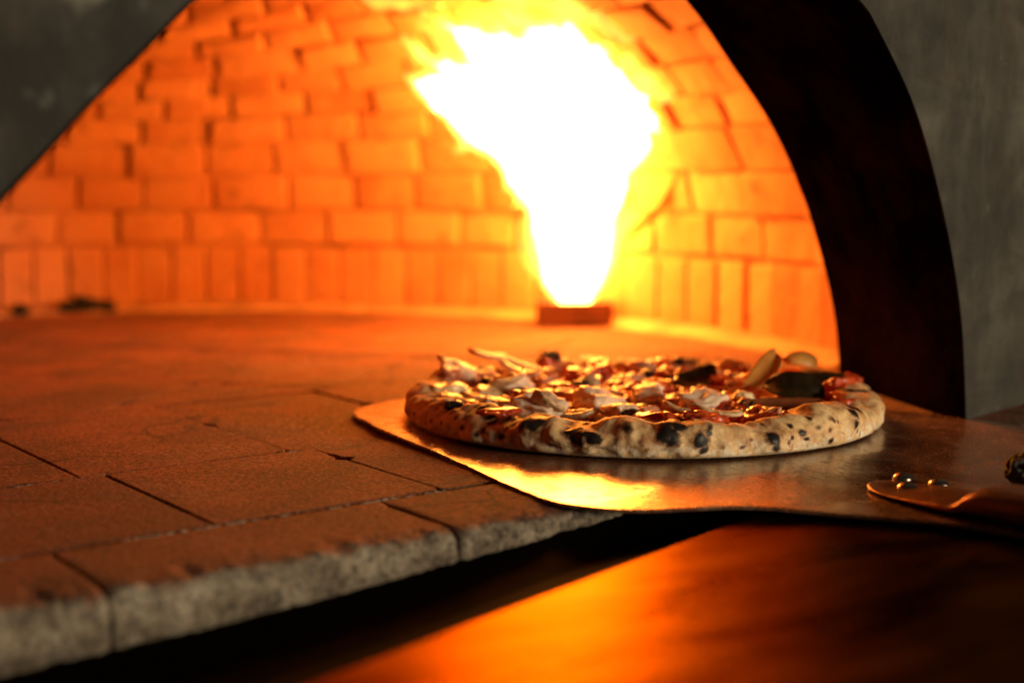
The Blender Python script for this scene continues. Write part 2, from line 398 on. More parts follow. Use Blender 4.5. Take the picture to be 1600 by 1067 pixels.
# mortar bed behind the bricks
bm = bmesh.new(); NT_, NP = 120, 28; gm = {}
for i in range(NT_):
    th = 2 * math.pi * i / NT_
    gm[i, 0] = bm.verts.new(wall_pt(th, -.004, .0038))
    for j in range(1, NP):
        gm[i, j] = bm.verts.new(dome(th, math.pi / 2 * (j - 1) / (NP - 1), .0042 + .003 * smooth(7, 13, j)))
for i in range(NT_):
    for j in range(NP - 1):
        f = [gm[i, j], gm[(i + 1) % NT_, j], gm[(i + 1) % NT_, j + 1], gm[i, j + 1]]
        if sum(v.co.y for v in f) / 4 > SEAM - .012: bm.faces.new(f)
bmesh.ops.delete(bm, geom=[v for v in bm.verts if not v.link_faces], context='VERTS')
mo = obj('mortar', bm, M_mortar, dm)
sd = mo.modifiers.new('s', 'SOLIDIFY'); sd.thickness = .06; sd.offset = 1

# hearth: firebrick slabs with open joints on a sooty bed; rough broken front lip
bm = bmesh.new(); tone = bm.faces.layers.float.new('tone'); raw = bm.verts.layers.float.new('raw')
def clip(poly, a, b, c):                             # keep a*x+b*y>=c
    out = []
    for i in range(len(poly)):
        p, q = poly[i], poly[(i + 1) % len(poly)]; dp = a * p[0] + b * p[1] - c; dq = a * q[0] + b * q[1] - c
        if dp >= 0: out.append(p)
        if (dp >= 0) != (dq >= 0):
            t = dp / (dp - dq); out.append((p[0] + (q[0] - p[0]) * t, p[1] + (q[1] - p[1]) * t))
    return out
rh = random.Random(11)
def slab(poly, gap=.0005, zt=0.0):
    ar = sum(poly[i][0] * poly[(i + 1) % len(poly)][1] - poly[(i + 1) % len(poly)][0] * poly[i][1] for i in range(len(poly))) / 2
    if abs(ar) < 2e-4: return
    if ar < 0: poly = poly[::-1]
    c = Vector((sum(p[0] for p in poly) / len(poly), sum(p[1] for p in poly) / len(poly)))
    # resample the outline so that its edges can be chipped
    pts = []
    for i in range(len(poly)):
        a, b = Vector(poly[i]), Vector(poly[(i + 1) % len(poly)]); L = (b - a).length; k = max(1, int(L / .006))
        nrm = Vector((-(b - a).y, (b - a).x)).normalized()
        for j in range(k):
            p = a.lerp(b, j / k); g2 = gap * (1 + .7 * fbm(Vector((p.x * 40, p.y * 40, 3)), 3))
            ch = max(0, fbm(Vector((p.x * 60, p.y * 60, 9)), 4) - .34) * .014
            pts.append(p + nrm * (g2 + ch))
    rings = []
    for ins, z in ((0, -.03), (0, zt - .0016), (.0005, zt - .0003), (.0012, zt)):
        rings.append([bm.verts.new(((p + (c - p).normalized() * ins).x, (p + (c - p).normalized() * ins).y, z)) for p in pts])
    tv = rh.random(); m = len(pts)
    for a, b in zip(rings, rings[1:]):
        for i in range(m):
            f = bm.faces.new([a[i], a[(i + 1) % m], b[(i + 1) % m], b[i]]); f[tone] = tv
    f = bm.faces.new(rings[-1]); f[tone] = tv
def rect(s0, s1, q0, q1): return [(s0, q0), (s1, q0), (s1, q1), (s0, q1)]
for row, (qa, qb, s_off) in enumerate(((.035, .176, -.519), (.176, .385, -.405))):
    for k in range(-8, 9):
        s = s_off + .1275 * k
        slab(rect(s, s + .1275, qa, qb), zt=rh.uniform(-.0006, .0004))
# further in the slabs are laid on the diagonal
rot = R_(-52); ux, uy = Vector((math.cos(rot), math.sin(rot))), Vector((-math.sin(rot), math.cos(rot)))
org = Vector((-.23, .683))
for i in range(-8, 9):
    for j in range(-8, 9):
        a = org + ux * (.215 * i + (.1 if j % 2 else 0)) + uy * (.20 * j - .2)
        P = [a, a + ux * .215, a + ux * .215 + uy * .20, a + uy * .20]
        poly = clip([tuple(p) for p in P], 0, 1, .3855)
        if len(poly) < 3: continue
        poly = clip(poly, 0, -1, -1.20)
        if len(poly) >= 3: poly = clip(poly, -1, 0, -.42)
        if len(poly) >= 3: poly = clip(poly, 1, 0, -1.05)
        if len(poly) >= 3: slab(poly, .0012, zt=rh.uniform(-.0005, .0005))
# front lip, swept with a broken, rounded nose
QF = -.040
prof = [(.0335, -.03), (.0335, -.0014), (.0322, -.0002), (.028, 0), (.02, 0), (.012, 0), (.004, 0), (-.004, 0), (-.011, 0), (-.018, 0), (-.0240, -.0001), (-.0285, -.0003), (-.0322, -.0008), (-.0352, -.0018), (-.0374, -.0032), (-.0388, -.0052), (-.0396, -.0075), (-.040, -.010), (-.0402, -.013), (-.0402, -.016), (-.0401, -.019), (-.0399, -.022), (-.0396, -.025), (-.0392, -.028), (-.0385, -.031), (-.036, -.034), (-.024, -.035), (-.012, -.035)]
def lip(sa, sb):
    sa += .0006; sb -= .0006; m = int((sb - sa) / .0017); rows = []
    for i in range(m + 1):
        s = sa + (sb - sa) * i / m; r = []
        e = min(s - sa, sb - s); rr = max(0, .0035 - e) / .0035 * (.6 + .9 * abs(fbm(Vector((s * 20, 1, 1)), 2)))
        for (q, z) in prof:
            p = Vector((s, q, z)); k = smooth(-.010, -.036, q)
            d = k * (.0016 * fbm(Vector((s * 38, q * 60, z * 60)), 4) + .0018 * fbm(Vector((s * 130, q * 150, z * 150 + 4)), 4) + .0013 * noise.noise(p * 420))
            chip = k * max(0, fbm(Vector((s * 24, z * 26, 7.7)), 4) - .28) * .012
            nrm = Vector((0, q - .0, (z + .016) * (1.4 if z > -.016 else .6))).normalized() if q < -.0 else Vector((0, 0, 1))
            p += nrm * (d - chip)
            if q < .028: p.y += rr * rr * .0025 * k; p.z -= rr * rr * .0016
            r.append(bm.verts.new(p))
        rows.append(r)
    tv = rh.random()
    for i in range(m):
        for j in range(len(prof) - 1):
            f = bm.faces.new([rows[i][j], rows[i][j + 1], rows[i + 1][j + 1], rows[i + 1][j]][::-1]); f[tone] = tv
    for i in range(m + 1):
        for j in range(len(prof)):
            v = rows[i][j]; s_ = sa + (sb - sa) * i / m
            v[raw] = smooth(-.0325, -.0375, prof[j][0] + .0045 * fbm(Vector((s_ * 45, prof[j][0] * 120, 2)), 4) + .002 * noise.noise(Vector((s_ * 300, prof[j][0] * 300, 0))))
    for r in (rows[0], rows[-1]): f = bm.faces.new(r); f[tone] = tv
for a, b in ((-1.09, -.93), (-.93, -.765), (-.765, -.598), (-.598, -.432), (-.432, -.27), (-.27, -.1), (-.1, .065), (.065, .23), (.23, .4), (.4, .6)): lip(a, b)
bmesh.ops.recalc_face_normals(bm, faces=bm.faces)
he = obj('hearth', bm, M_hearth, oven)
for p in he.data.polygons:
    if len(p.vertices) > 4: p.use_smooth = False
# low sloping fillet, paler than the hearth, along the foot of the dome wall
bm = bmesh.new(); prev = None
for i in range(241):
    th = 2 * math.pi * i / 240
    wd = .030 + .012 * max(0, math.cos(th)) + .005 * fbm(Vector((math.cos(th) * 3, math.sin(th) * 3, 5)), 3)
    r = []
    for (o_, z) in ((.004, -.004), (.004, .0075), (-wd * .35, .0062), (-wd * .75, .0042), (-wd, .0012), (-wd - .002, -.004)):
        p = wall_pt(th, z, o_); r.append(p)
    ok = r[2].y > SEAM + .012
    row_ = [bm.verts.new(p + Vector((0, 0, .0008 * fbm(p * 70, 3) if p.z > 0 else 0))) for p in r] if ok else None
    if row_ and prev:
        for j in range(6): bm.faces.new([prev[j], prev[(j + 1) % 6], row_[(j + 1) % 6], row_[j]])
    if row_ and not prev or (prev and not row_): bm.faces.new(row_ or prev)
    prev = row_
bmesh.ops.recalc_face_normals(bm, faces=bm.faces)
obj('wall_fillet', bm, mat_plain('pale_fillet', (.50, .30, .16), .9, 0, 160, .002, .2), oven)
# pale broken mortar and soot in the joints: the bed the slabs lie on
bm = bmesh.new()
bmesh.ops.create_grid(bm, x_segments=4, y_segments=4, size=.5)
for v in bm.verts: v.co = Vector((-.24 + v.co.x * 1.68, .595 + v.co.y * 1.22, -.0062))
r_ = bmesh.ops.extrude_face_region(bm, geom=bm.faces[:]); 
for e in r_['geom']:
    if isinstance(e, bmesh.types.BMVert): e.co.z -= .05
bmesh.ops.recalc_face_normals(bm, faces=bm.faces)
obj('joint_bed', bm, M_mortar, he, False)
# crumbs of mortar standing in the two long joints
bm = bmesh.new()
rb = random.Random(3)
for (qj, sa, sb, nn) in ((.0343, -.70, -.30, 420), (.1762, -.62, -.36, 340)):
    for _ in range(nn):
        s = rb.uniform(sa, sb)
        if fbm(Vector((s * 22, qj * 50, 0)), 3) < -.02: continue
        rad = rb.uniform(.0004, .00085)
        mtx = Matrix.Translation((s, qj + rb.uniform(-.0008, .0008), -.0006 + rb.uniform(-.0004, .0003))) @ Matrix.Diagonal((rb.uniform(1.2, 3.4), 1, .7, 1))
        bmesh.ops.create_icosphere(bm, subdivisions=1, radius=rad, matrix=mtx)
obj('mortar_crumbs', bm, mat_plain('pale_mortar', (.42, .34, .26), .95, 0, 400, .001), he)['kind'] = 'stuff'

# black iron ledge between hearth lip and shelf
TZ = -.005
def tp(u, v): 
    p = lz(u, v, TZ); return p
E0, E1 = tp(480, 1067), tp(1140, 818)
ed = (E1 - E0) / (E1.x - E0.x)
def edge_at(s): return E0 + ed * (s - E0.x)
bm = bmesh.new()
lipz = catmull([(-1.1, -.040), (-.8, -.0305), (-.62, -.0245), (-.50, -.0195), (-.44, -.0155), (-.36, -.0100), (-.30, -.0070), (-.1, -.0070)], 5)
top = []
for s, z in lipz:
    e = edge_at(s); qe = min(e.y - .0012, QF - .006)
    top.append([bm.verts.new((s, QF + .012, z)), bm.verts.new((s, QF - .0035, z)), bm.verts.new((s, (QF + qe) / 2, z - .004)), bm.verts.new((s, qe, min(TZ - .004, z + .002))), bm.verts.new((s, qe, -.08)), bm.verts.new((s, QF + .012, -.08))])
for a, b in zip(top, top[1:]):
    for j in range(6): bm.faces.new([a[j], a[(j + 1) % 6], b[(j + 1) % 6], b[j]])
bm.faces.new(top[0]); bm.faces.new(top[-1])
bmesh.ops.recalc_face_normals(bm, faces=bm.faces)
obj('iron_ledge', bm, M_black, oven, False)

# gas burner mouth
b0 = lz(900, 512, 0.0)
bm = bmesh.new()
bw, bd, bh, wt = .040, .036, .0265, .004
bR = math.atan2(AV.x, AV.y)
def box(bm, x0, x1, y0, y1, z0, z1, M=Matrix.Identity(4)):
    vs = [bm.verts.new(M @ Vector(p)) for p in ((x0, y0, z0), (x1, y0, z0), (x1, y1, z0), (x0, y1, z0), (x0, y0, z1), (x1, y0, z1), (x1, y1, z1), (x0, y1, z1))]
    for f in ((0, 3, 2, 1), (4, 5, 6, 7), (0, 1, 5, 4), (1, 2, 6, 5), (2, 3, 7, 6), (3, 0, 4, 7)): bm.faces.new([vs[i] for i in f])
MB = Matrix.Translation((b0.x, b0.y, .0008)) @ Matrix.Rotation(-TH + R_(2), 4, 'Z')
box(bm, -bw, bw, 0, wt, 0, bh, MB); box(bm, -bw, bw, 2 * bd - wt, 2 * bd, 0, bh, MB)
box(bm, -bw, -bw + wt, wt + .0003, 2 * bd - wt - .0003, 0, bh, MB); box(bm, bw - wt, bw, wt + .0003, 2 * bd - wt - .0003, 0, bh, MB)
box(bm, -bw + wt + .0003, bw - wt - .0003, wt + .0003, 2 * bd - wt - .0003, .002, .008, MB)
bo = obj('burner', bm, M_burner, oven, False)
m_ = bo.modifiers.new('b', 'BEVEL'); m_.width = .001; m_.segments = 2

# ================================================================= FLAME
BY = on_z(900, 512).y + .036
flame = empty('gas_flame', 'roaring white hot flame with yellow tongues rising from the small iron burner', 'flame', Matrix.Translation(on_y(900, 476, BY)))
FL = flame.location.copy()
def fy(v): return BY - .20 * smooth(380, -60, v)
STROKES = [
    [(899, 462, 34), (896, 440, 44), (896, 405, 62), (899, 360, 68), (901, 320, 72), (898, 285, 82), (886, 245, 104), (872, 200, 106), (865, 160, 96), (860, 120, 76)],
    [(840, 200, 76), (780, 178, 62), (732, 158, 50), (690, 143, 33), (664, 136, 19), (646, 132, 11)],
    [(770, 140, 50), (735, 122, 32), (700, 106, 19), (670, 90, 11), (648, 77, 7)],
    [(820, 125, 60), (775, 92, 38), (738, 64, 24), (704, 40, 15), (678, 25, 8), (660, 16, 3)],
    [(850, 110, 66), (848, 72, 36), (832, 46, 16), (806, 26, 8), (786, 14, 4)],
    [(880, 95, 54), (890, 58, 24), (882, 34, 11), (862, 18, 4)],
    [(920, 120, 50), (940, 92, 22), (946, 70, 10), (940, 52, 4)],
    [(930, 160, 84), (985, 163, 50), (1032, 165, 40), (1074, 166, 32), (1108, 171, 22), (1140, 184, 12)],
    [(950, 215, 66), (995, 222, 38), (1024, 236, 21), (1038, 258, 15), (1036, 284, 13), (1014, 314, 12), (988, 336, 9)],
    [(1030, 185, 30), (1062, 206, 19), (1084, 232, 13), (1100, 262, 7)],
    [(905, 330, 64), (945, 312, 34), (968, 296, 18), (986, 278, 10)],
    [(838, 300, 14), (822, 312, 9), (804, 320, 5)],
    [(742, 205, 16), (726, 222, 8), (712, 232, 4)],
]
WISPS = [
    [(560, -10, 8), (610, 4, 12), (650, 8, 10), (690, 6, 5)],
    [(760, -14, 16), (800, 0, 15), (850, 8, 15), (918, 19, 13), (968, 42, 11), (1002, 60, 6)],
    [(990, 42, 5), (1022, 54, 9), (1042, 72, 8), (1054, 88, 4)],
    [(630, 58, 4), (658, 82, 8), (690, 110, 12), (720, 130, 14)],
    [(640, 30, 4), (672, 48, 9), (710, 78, 13), (750, 104, 16)],
    [(1000, 130, 20), (1040, 135, 18), (1075, 148, 14), (1100, 160, 9), (1118, 178, 4)],
    [(980, 96, 14), (1002, 110, 12), (1030, 124, 9)],
    [(1062, 296, 4), (1072, 302, 8), (1084, 300, 4)],
    [(1052, 225, 8), (1070, 258, 8), (1068, 285, 6), (1058, 305, 3)],
    [(940, 400, 26), (962, 370, 18), (978, 340, 12), (990, 320, 6)],
    [(840, 420, 14), (826, 392, 12), (820, 360, 8), (818, 335, 4)],
]
def flame_mesh(strokes, grow, minr, vox, amp, seed, dy=0.0):
    bm = bmesh.new()
    for st in strokes:
        pts = catmull(st, 14)
        for (u, v, r) in pts:
            y = fy(v) + dy; rr = r * y / F_PX + grow
            if rr < minr: continue
            p = on_y(u, v, y) - FL
            bmesh.ops.create_icosphere(bm, subdivisions=2, radius=rr, matrix=Matrix.Translation(p) @ Matrix.Diagonal((1, .8, 1, 1)))
    me = bpy.data.meshes.new('tmp'); bm.to_mesh(me); bm.free()
    o = bpy.data.objects.new('tmp', me); C.objects.link(o)
    rm = o.modifiers.new('r', 'REMESH'); rm.mode = 'VOXEL'; rm.voxel_size = vox
    sm = o.modifiers.new('s', 'SMOOTH'); sm.iterations = 3; sm.factor = .5
    dg = bpy.context.evaluated_depsgraph_get(); dg.update()
    m2 = bpy.data.meshes.new_from_object(o.evaluated_get(dg))
    bpy.data.objects.remove(o); bpy.data.meshes.remove(me)
    bm = bmesh.new(); bm.from_mesh(m2); bpy.data.meshes.remove(m2); bm.normal_update()
    new = []
    for v in bm.verts:
        p = v.co; hz = smooth(.0, .08, p.z)
        q = Vector((p.x * 26 + seed, p.y * 26, p.z * 15 - 1.2 * p.x * 20))
        d = amp * hz * .75 * (fbm(q, 4) + .4 * fbm(q * 2.3, 3))
        # tongues: streaks that radiate from the burner
        rad = Vector((p.x, p.y * .5, p.z + .05)); rl = rad.length; ang = math.atan2(p.x, p.z + .05)
        tn = fbm(Vector((ang * 9 + seed, p.y * 16, rl * 7)), 3) + .5 * fbm(Vector((ang * 24 - seed, p.y * 24, rl * 13)), 2)
        d2 = amp * 1.5 * hz * (max(0, tn) ** 1.2 - .25) * smooth(.06, .2, p.z)
        new.append(p + v.normal * d + rad / rl * d2)
    for v, p in zip(bm.verts, new): v.co = p if p.z > .0008 else Vector((p.x, p.y, .0008))
    bm.verts.index_update(); seen = set(); best = set()
    for v in bm.verts:                                # keep the one connected body
        if v in seen: continue
        comp = {v}; stack = [v]
        while stack:
            x = stack.pop()
            for e in x.link_edges:
                y = e.other_vert(x)
                if y not in comp: comp.add(y); stack.append(y)
        seen |= comp
        if len(comp) > len(best): best = comp
    bmesh.ops.delete(bm, geom=[v for v in bm.verts if v not in best], context='VERTS')
    return bm
obj('flame_core', flame_mesh(STROKES, -.0052, .0024, .0040, .0085, 0), mat_flame_surface('flame_core', FLAME_PEAK), flame)
obj('flame_fringe', flame_mesh(STROKES, .0016, .0018, .0034, .010, 0), mat_flame_volume('flame_fringe', 150, (1, .42, .06)), flame)
M_wisp = mat_flame_volume('flame_wisp', 100, (1, .42, .06))
for i, st in enumerate(WISPS): obj('flame_wisp', flame_mesh([st], .0012, .0020, .0028, .007, 9.0 + i, -.03), M_wisp, flame)

SMOKE = [[(968, 384, 3), (985, 366, 5), (1005, 350, 6), (1030, 328, 7), (1048, 300, 7), (1058, 268, 6), (1060, 240, 4), (1052, 218, 3)]]
t = NT('smoke_wisp'); e = t.n('ShaderNodeVolumeAbsorption'); e.inputs[0].default_value = (.75, .30, .05, 1); e.inputs[1].default_value = 260
t.t.links.new(e.outputs[0], t.out.inputs['Volume'])
obj('smoke_wisp', flame_mesh(SMOKE, .0004, .0012, .0025, .003, 4.0, -.045), t.m, flame)

# embers swept against the far wall
for (u, v, sx, h, lab) in ((32, 486, .011, .012, 'leftmost small black ember lying at the foot of the far dome wall'), (106, 483, .012, .014, 'small black ember just left of the biggest ember by the far wall'),
                           (132, 482, .015, .018, 'biggest black ember in the row at the foot of the far dome wall'), (164, 481, .013, .014, 'rightmost and faintest dark ember at the foot of the far wall')):
    p = on_z(u, v, 0.0); p = p - Vector((p.x, p.y, 0))  .normalized() * .062
    bm = bmesh.new(); bmesh.ops.create_icosphere(bm, subdivisions=3, radius=1)
    for q in bm.verts:
        n_ = q.co.normalized(); k = 1 + .4 * fbm(n_ * 1.7 + Vector((u, 0, 0)), 3)
        q.co = Vector((n_.x * sx * k, n_.y * sx * k, max(0, h * .5 + n_.z * h * .62 * k)))
    o = obj('ember', bm, M_coal); o.location = p
    tag(o, lab, 'ember', 'black embers along the foot of the far dome wall')

# ================================================================= STEEL SHELF
bm = bmesh.new()
Ea = edge_at(-1.05); Eb = edge_at(-.135)
outline = [(Ea.x, Ea.y), (Eb.x, Eb.y), (-.09, -.038), (.55, -.038), (.55, -.95), (-.75, -.95)]
vt = [bm.verts.new((x, y, TZ)) for x, y in outline]; f = bm.faces.new(vt)
ex = bmesh.ops.extrude_face_region(bm, geom=[f])
for e in ex['geom']:
    if isinstance(e, bmesh.types.BMVert): e.co.z -= .012
bmesh.ops.recalc_face_normals(bm, faces=bm.faces)
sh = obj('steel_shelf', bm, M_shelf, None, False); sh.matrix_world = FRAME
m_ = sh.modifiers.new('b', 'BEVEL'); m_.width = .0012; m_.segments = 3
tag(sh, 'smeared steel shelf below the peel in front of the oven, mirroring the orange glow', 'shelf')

# ================================================================= PEEL
peel = empty('pizza_peel', 'worn flat steel pizza peel with riveted handle resting on the hearth under the pizza', 'pizza peel', FRAME)
AXS = -.180
side = [(-.200, .292), (-.262, .291), (-.291, .283), (-.310, .265), (-.3205, .243), (-.3245, .225), (-.335, .186), (-.349, .084), (-.359, .033), (-.365, -.008), (-.3655, -.024), (-.362, -.038), (-.352, -.052), (-.338, -.062), (-.318, -.074), (-.296, -.087), (-.272, -.110), (-.252, -.140), (-.238, -.165), (-.224, -.21), (-.205, -.245), (-.19, -.25)]
sm_side = catmull(side, 6)
def blade_z(s, q):
    z = .0022
    d = max(0.0, -.04 - q); z -= min(.0035, d * .055)
    z += .0010 * fbm(Vector((s * 9, q * 9, 2)), 3)
    z += .0022 * smooth(-.30, -.345, s) * smooth(.05, .24, q)              # the left corner is bent up a little
    z += .0016 * math.exp(-((s + .29) / .03) ** 2 - ((q + .09) / .03) ** 2)
    return z
bm = bmesh.new()
rows = []
NS = 70
def half_at(q):
    best = 0
    for a, b in zip(sm_side, sm_side[1:]):
        if (a[1] - q) * (b[1] - q) <= 0 and a[1] != b[1]:
            t = (a[1] - q) / (a[1] - b[1]); best = max(best, AXS - (a[0] + (b[0] - a[0]) * t))
    return max(best, .004)
qs = sorted({round(p[1], 4) for p in sm_side if -.2499 < p[1] < .2918} | {-.2495})
for q in qs:
    h = half_at(q); h += .0004 * fbm(Vector((q * 130, 0, 0)), 3) * 2
    rows.append([(AXS + h * (2 * k / NS - 1) * (1), q) for k in range(NS + 1)])
top_, bot_ = [], []
for r in rows:
    top_.append([bm.verts.new((s, q, blade_z(s, q))) for s, q in r]); bot_.append([bm.verts.new((s, q, blade_z(s, q) - .0018)) for s, q in r])
for i in range(len(rows) - 1):
    for k in range(NS):
        bm.faces.new([top_[i][k], top_[i][k + 1], top_[i + 1][k + 1], top_[i + 1][k]])
        bm.faces.new([bot_[i][k], bot_[i + 1][k], bot_[i + 1][k + 1], bot_[i][k + 1]])
    for k in (0, NS): bm.faces.new([top_[i][k], top_[i + 1][k], bot_[i + 1][k], bot_[i][k]])
for i in (0, len(rows) - 1):
    for k in range(NS): bm.faces.new([top_[i][k], bot_[i][k], bot_[i][k + 1], top_[i][k + 1]])
bmesh.ops.recalc_face_normals(bm, faces=bm.faces)
bl = obj('blade', bm, M_blade, peel)
m_ = bl.modifiers.new('e', 'EDGE_SPLIT'); m_.split_angle = R_(40)
for (u, v) in ((1411, 738), (1418, 752), (1467, 746)):
    p = lz(u, v, .004); bm = bmesh.new()
    bmesh.ops.create_uvsphere(bm, u_segments=28, v_segments=16, radius=1)
    for q in bm.verts: q.co = Vector((q.co.x * .0056, q.co.y * .0056, max(-.0008, q.co.z * .0034)))
    o = obj('rivet', bm, M_rivet, peel); o.location = (p.x, p.y, blade_z(p.x, p.y) + .0012)
# handle: flattened tongue that swells into a tube
secs = [(-.086, .0035, .0008), (-.090, .011, .0012), (-.098, .0175, .0017), (-.112, .0215, .0024), (-.128, .0225, .0040), (-.145, .0215, .0052), (-.157, .0205, .0064), (-.167, .0195, .0140), (-.19, .0180, .0160), (-.23, .0165, .017), (-.32, .016, .019), (-.55, .016, .021)]
bm = bmesh.new(); rings = []
for (q, hw, hh) in catmull(secs, 5):
    cx = -.197 - .012 * smooth(-.09, -.17, q); zb = blade_z(cx, max(q, -.24)) + .0004 + max(0, -.2 - q) * .06
    ring = []
    for k in range(40):
        a = 2 * math.pi * k / 40; ca, sa = math.cos(a), math.sin(a)
        x = math.copysign(abs(ca) ** .75, ca) * hw; z = hh * .5 * math.copysign(abs(sa) ** .75, sa) + hh * .5
        ring.append(bm.verts.new((cx + x + .0006 * fbm(Vector((q * 40, a, 1)), 2), q, zb + z + .0006 * fbm(Vector((q * 30, ca * 2, sa * 2)), 3))))
    rings.append(ring)
for a, b in zip(rings, rings[1:]):
    for k in range(40): bm.faces.new([a[k], a[(k + 1) % 40], b[(k + 1) % 40], b[k]])
bm.faces.new(rings[0]); bm.faces.new(rings[-1])
bmesh.ops.recalc_face_normals(bm, faces=bm.faces)
obj('handle', bm, M_handle, peel)

# charred lump at the right edge of the picture, on the peel
p = lz(1604, 747, .003); bm = bmesh.new(); bmesh.ops.create_icosphere(bm, subdivisions=5, radius=1)
for q in bm.verts:
    n_ = q.co.normalized(); k = 1 + .14 * fbm(n_ * 2.2, 4) + .05 * noise.noise(n_ * 14)
    q.co = Vector((n_.x * .011 * k, n_.y * .011 * k, max(-.0082, n_.z * .0095 * k)))
o = obj('charred_lump', bm, M_lump); o.matrix_world = FRAME @ Matrix.Translation((p.x, p.y, blade_z(p.x, p.y) + .0084))
tag(o, 'dark grey charred lump with a pale crusty rim on the right edge of the peel', 'charred lump')

# ================================================================= PIZZA
PC = Vector((.0865, .940)); PR = .1575
PZ = .0032
pizza = empty('pizza', 'freshly baked pizza with leopard spotted crust, ham, mushrooms and melted cheese on the steel peel', 'pizza', Matrix.Translation((PC.x, PC.y, PZ)))
def polar(u, v):
    """where the line of sight meets the outer wall of the crust -> angle, height"""
    d = ray(u, v); ox, oy = CAMP.x - PC.x, CAMP.y - PC.y; Rr = PR
    a = d.x ** 2 + d.y ** 2; b = 2 * (ox * d.x + oy * d.y); c = ox * ox + oy * oy - Rr * Rr
    disc = max(0, b * b - 4 * a * c); t = (-b - math.sqrt(disc)) / (2 * a)
    p = CAMP + d * t; return math.atan2(p.y - PC.y, p.x - PC.x), p.z - PZ
SPOTS = [(832, 656, 17, 1.0), (815, 664, 10, .9), (900, 682, 16, 1.0), (925, 686, 13, 1.), (885, 677, 10, .9), (980, 672, 9, .75), (1045, 682, 17, 1.0), (1062, 672, 12, 1), (1093, 690, 12, 1.0), (1098, 702, 8, .9), (1108, 678, 6, .8), (1207, 686, 12, 1.0), (1210, 695, 7, .9),
         (1236, 683, 5, .9), (1231, 690, 5, .6), (1255, 676, 7, .9), (1260, 686, 5, .8), (1176, 687, 6, .5), (1337, 635, 10, 1.0), (1332, 662, 9, .95), (1336, 672, 5, .6), (1357, 620, 9, .8), (1364, 650, 4, .5),
         (650, 625, 9, .85), (642, 612, 7, .8), (672, 620, 8, .9), (698, 638, 11, 1.), (682, 632, 8, .8), (722, 645, 11, 1.), (745, 652, 8, .8), (757, 660, 8, .8), (770, 655, 9, .8), (788, 664, 10, .9), (778, 630, 8, .95), (800, 650, 8, .6), (735, 636, 5, .7), (710, 655, 5, .6),
         (1010, 700, 5, .5), (1130, 700, 5, .45), (1160, 668, 5, .5), (1280, 668, 5, .5), (1300, 655, 6, .45), (1285, 680, 4, .4), (945, 700, 6, .5), (1000, 690, 5, .5), (865, 700, 5, .45)]
spots = []
for (u, v, r, k) in SPOTS:
    th, z = polar(u, v); spots.append((th, min(z, .0185), r * .98 * .80 / F_PX, k))
rc = random.Random(8)
for _ in range(70):                                   # the far side, seen from other places
    spots.append((rc.uniform(.2, math.pi - .2), rc.uniform(.004, .022), rc.uniform(.002, .006), rc.uniform(.5, 1)))
for _ in range(120):                                   # small freckles all round
    spots.append((rc.uniform(-math.pi, math.pi), rc.uniform(.004, .019), rc.uniform(.0009, .0024), rc.uniform(.30, .85)))
bm = bmesh.new(); chl = bm.verts.layers.float.new('char'); fll = bm.verts.layers.float.new('flour')
NTH, NPR = 760, 64
grid = []
W_ = .0165
for i in range(NTH):
    th = 2 * math.pi * i / NTH; ct, st = math.cos(th), math.sin(th)
    low = noise.noise(Vector((ct * 1.6, st * 1.6, 1.3))); mid = fbm(Vector((ct * 5, st * 5, 4.1)), 3)
    h = .0099 + .0012 * low + .0022 * mid
    h += .0012 * math.exp(-((th + 2.9) / .5) ** 2)
    h -= .0022 * math.exp(-((th + 1.0) / .16) ** 2)
    wd = W_ * (1 + .18 * mid); Rr = PR + .0022 * low + .0012 * mid
    row = []
    for j in range(NPR):
        a = R_(-118) + (R_(-118 + 345) - R_(-118)) * j / (NPR - 1)
        ca, sa = math.cos(a), math.sin(a)
        if sa < 0 and ca > 0: ca = ca ** .28
        rad = Rr - wd + wd * ca; z = h + h * sa * (1.0 if sa > 0 else .98)
        nrm = Vector((ct * ca, st * ca, sa))
        p = Vector((rad * ct, rad * st, max(.0002, z)))
        k = smooth(.0, .006, z) * (1 - .65 * smooth(R_(150), R_(220), a))
        d = k * (.0036 * fbm(p * 40, 3) + .0010 * fbm(p * 110 + Vector((3, 0, 0)), 3) + .00018 * noise.noise(p * 500))
        char = 0.0
        if ca > -.75:
            for (t2, z2, r2, k2) in spots:
                dth = (th - t2 + math.pi) % (2 * math.pi) - math.pi
                if abs(dth) * PR > r2 * 2.4: continue
                dz = z - z2
                e0 = ((dth * PR) ** 2 + dz * dz) / (r2 * r2 * 3.2)
                if e0 < 4: char = max(char, .40 * k2 * math.exp(-e0))
                wob = 1 + .5 * noise.noise(p * 190 + Vector((t2 * 9, 0, 0))) + .35 * noise.noise(p * 420)
                e = ((dth * PR) ** 2 + dz * dz * 1.5) / (r2 * r2 * wob * wob + 1e-9)
                if e < 5:
                    g_ = math.exp(-e * .7); char = max(char, k2 * g_ * 1.05)
                    if r2 > .0028: d += .22 * r2 * g_
        # a toasted band along the top of the rim
        toast = smooth(R_(50), R_(95), a) * (1 - smooth(R_(130), R_(190), a)) * smooth(.05, .45, fbm(p * 55 + Vector((0, 7, 0)), 3))
        char = max(char, .40 * toast)
        v = bm.verts.new(p + nrm * d); v[chl] = char
        v[fll] = smooth(.014, .003, z) * (1 if sa < .5 else 0)
        row.append(v)
    grid.append(row)
for i in range(NTH):
    a, b = grid[i], grid[(i + 1) % NTH]
    for j in range(NPR - 1): bm.faces.new([a[j], b[j], b[j + 1], a[j + 1]])
bm.faces.new([g_[0] for g_ in grid][::-1])
cr = obj('crust', bm, M_crust, pizza)
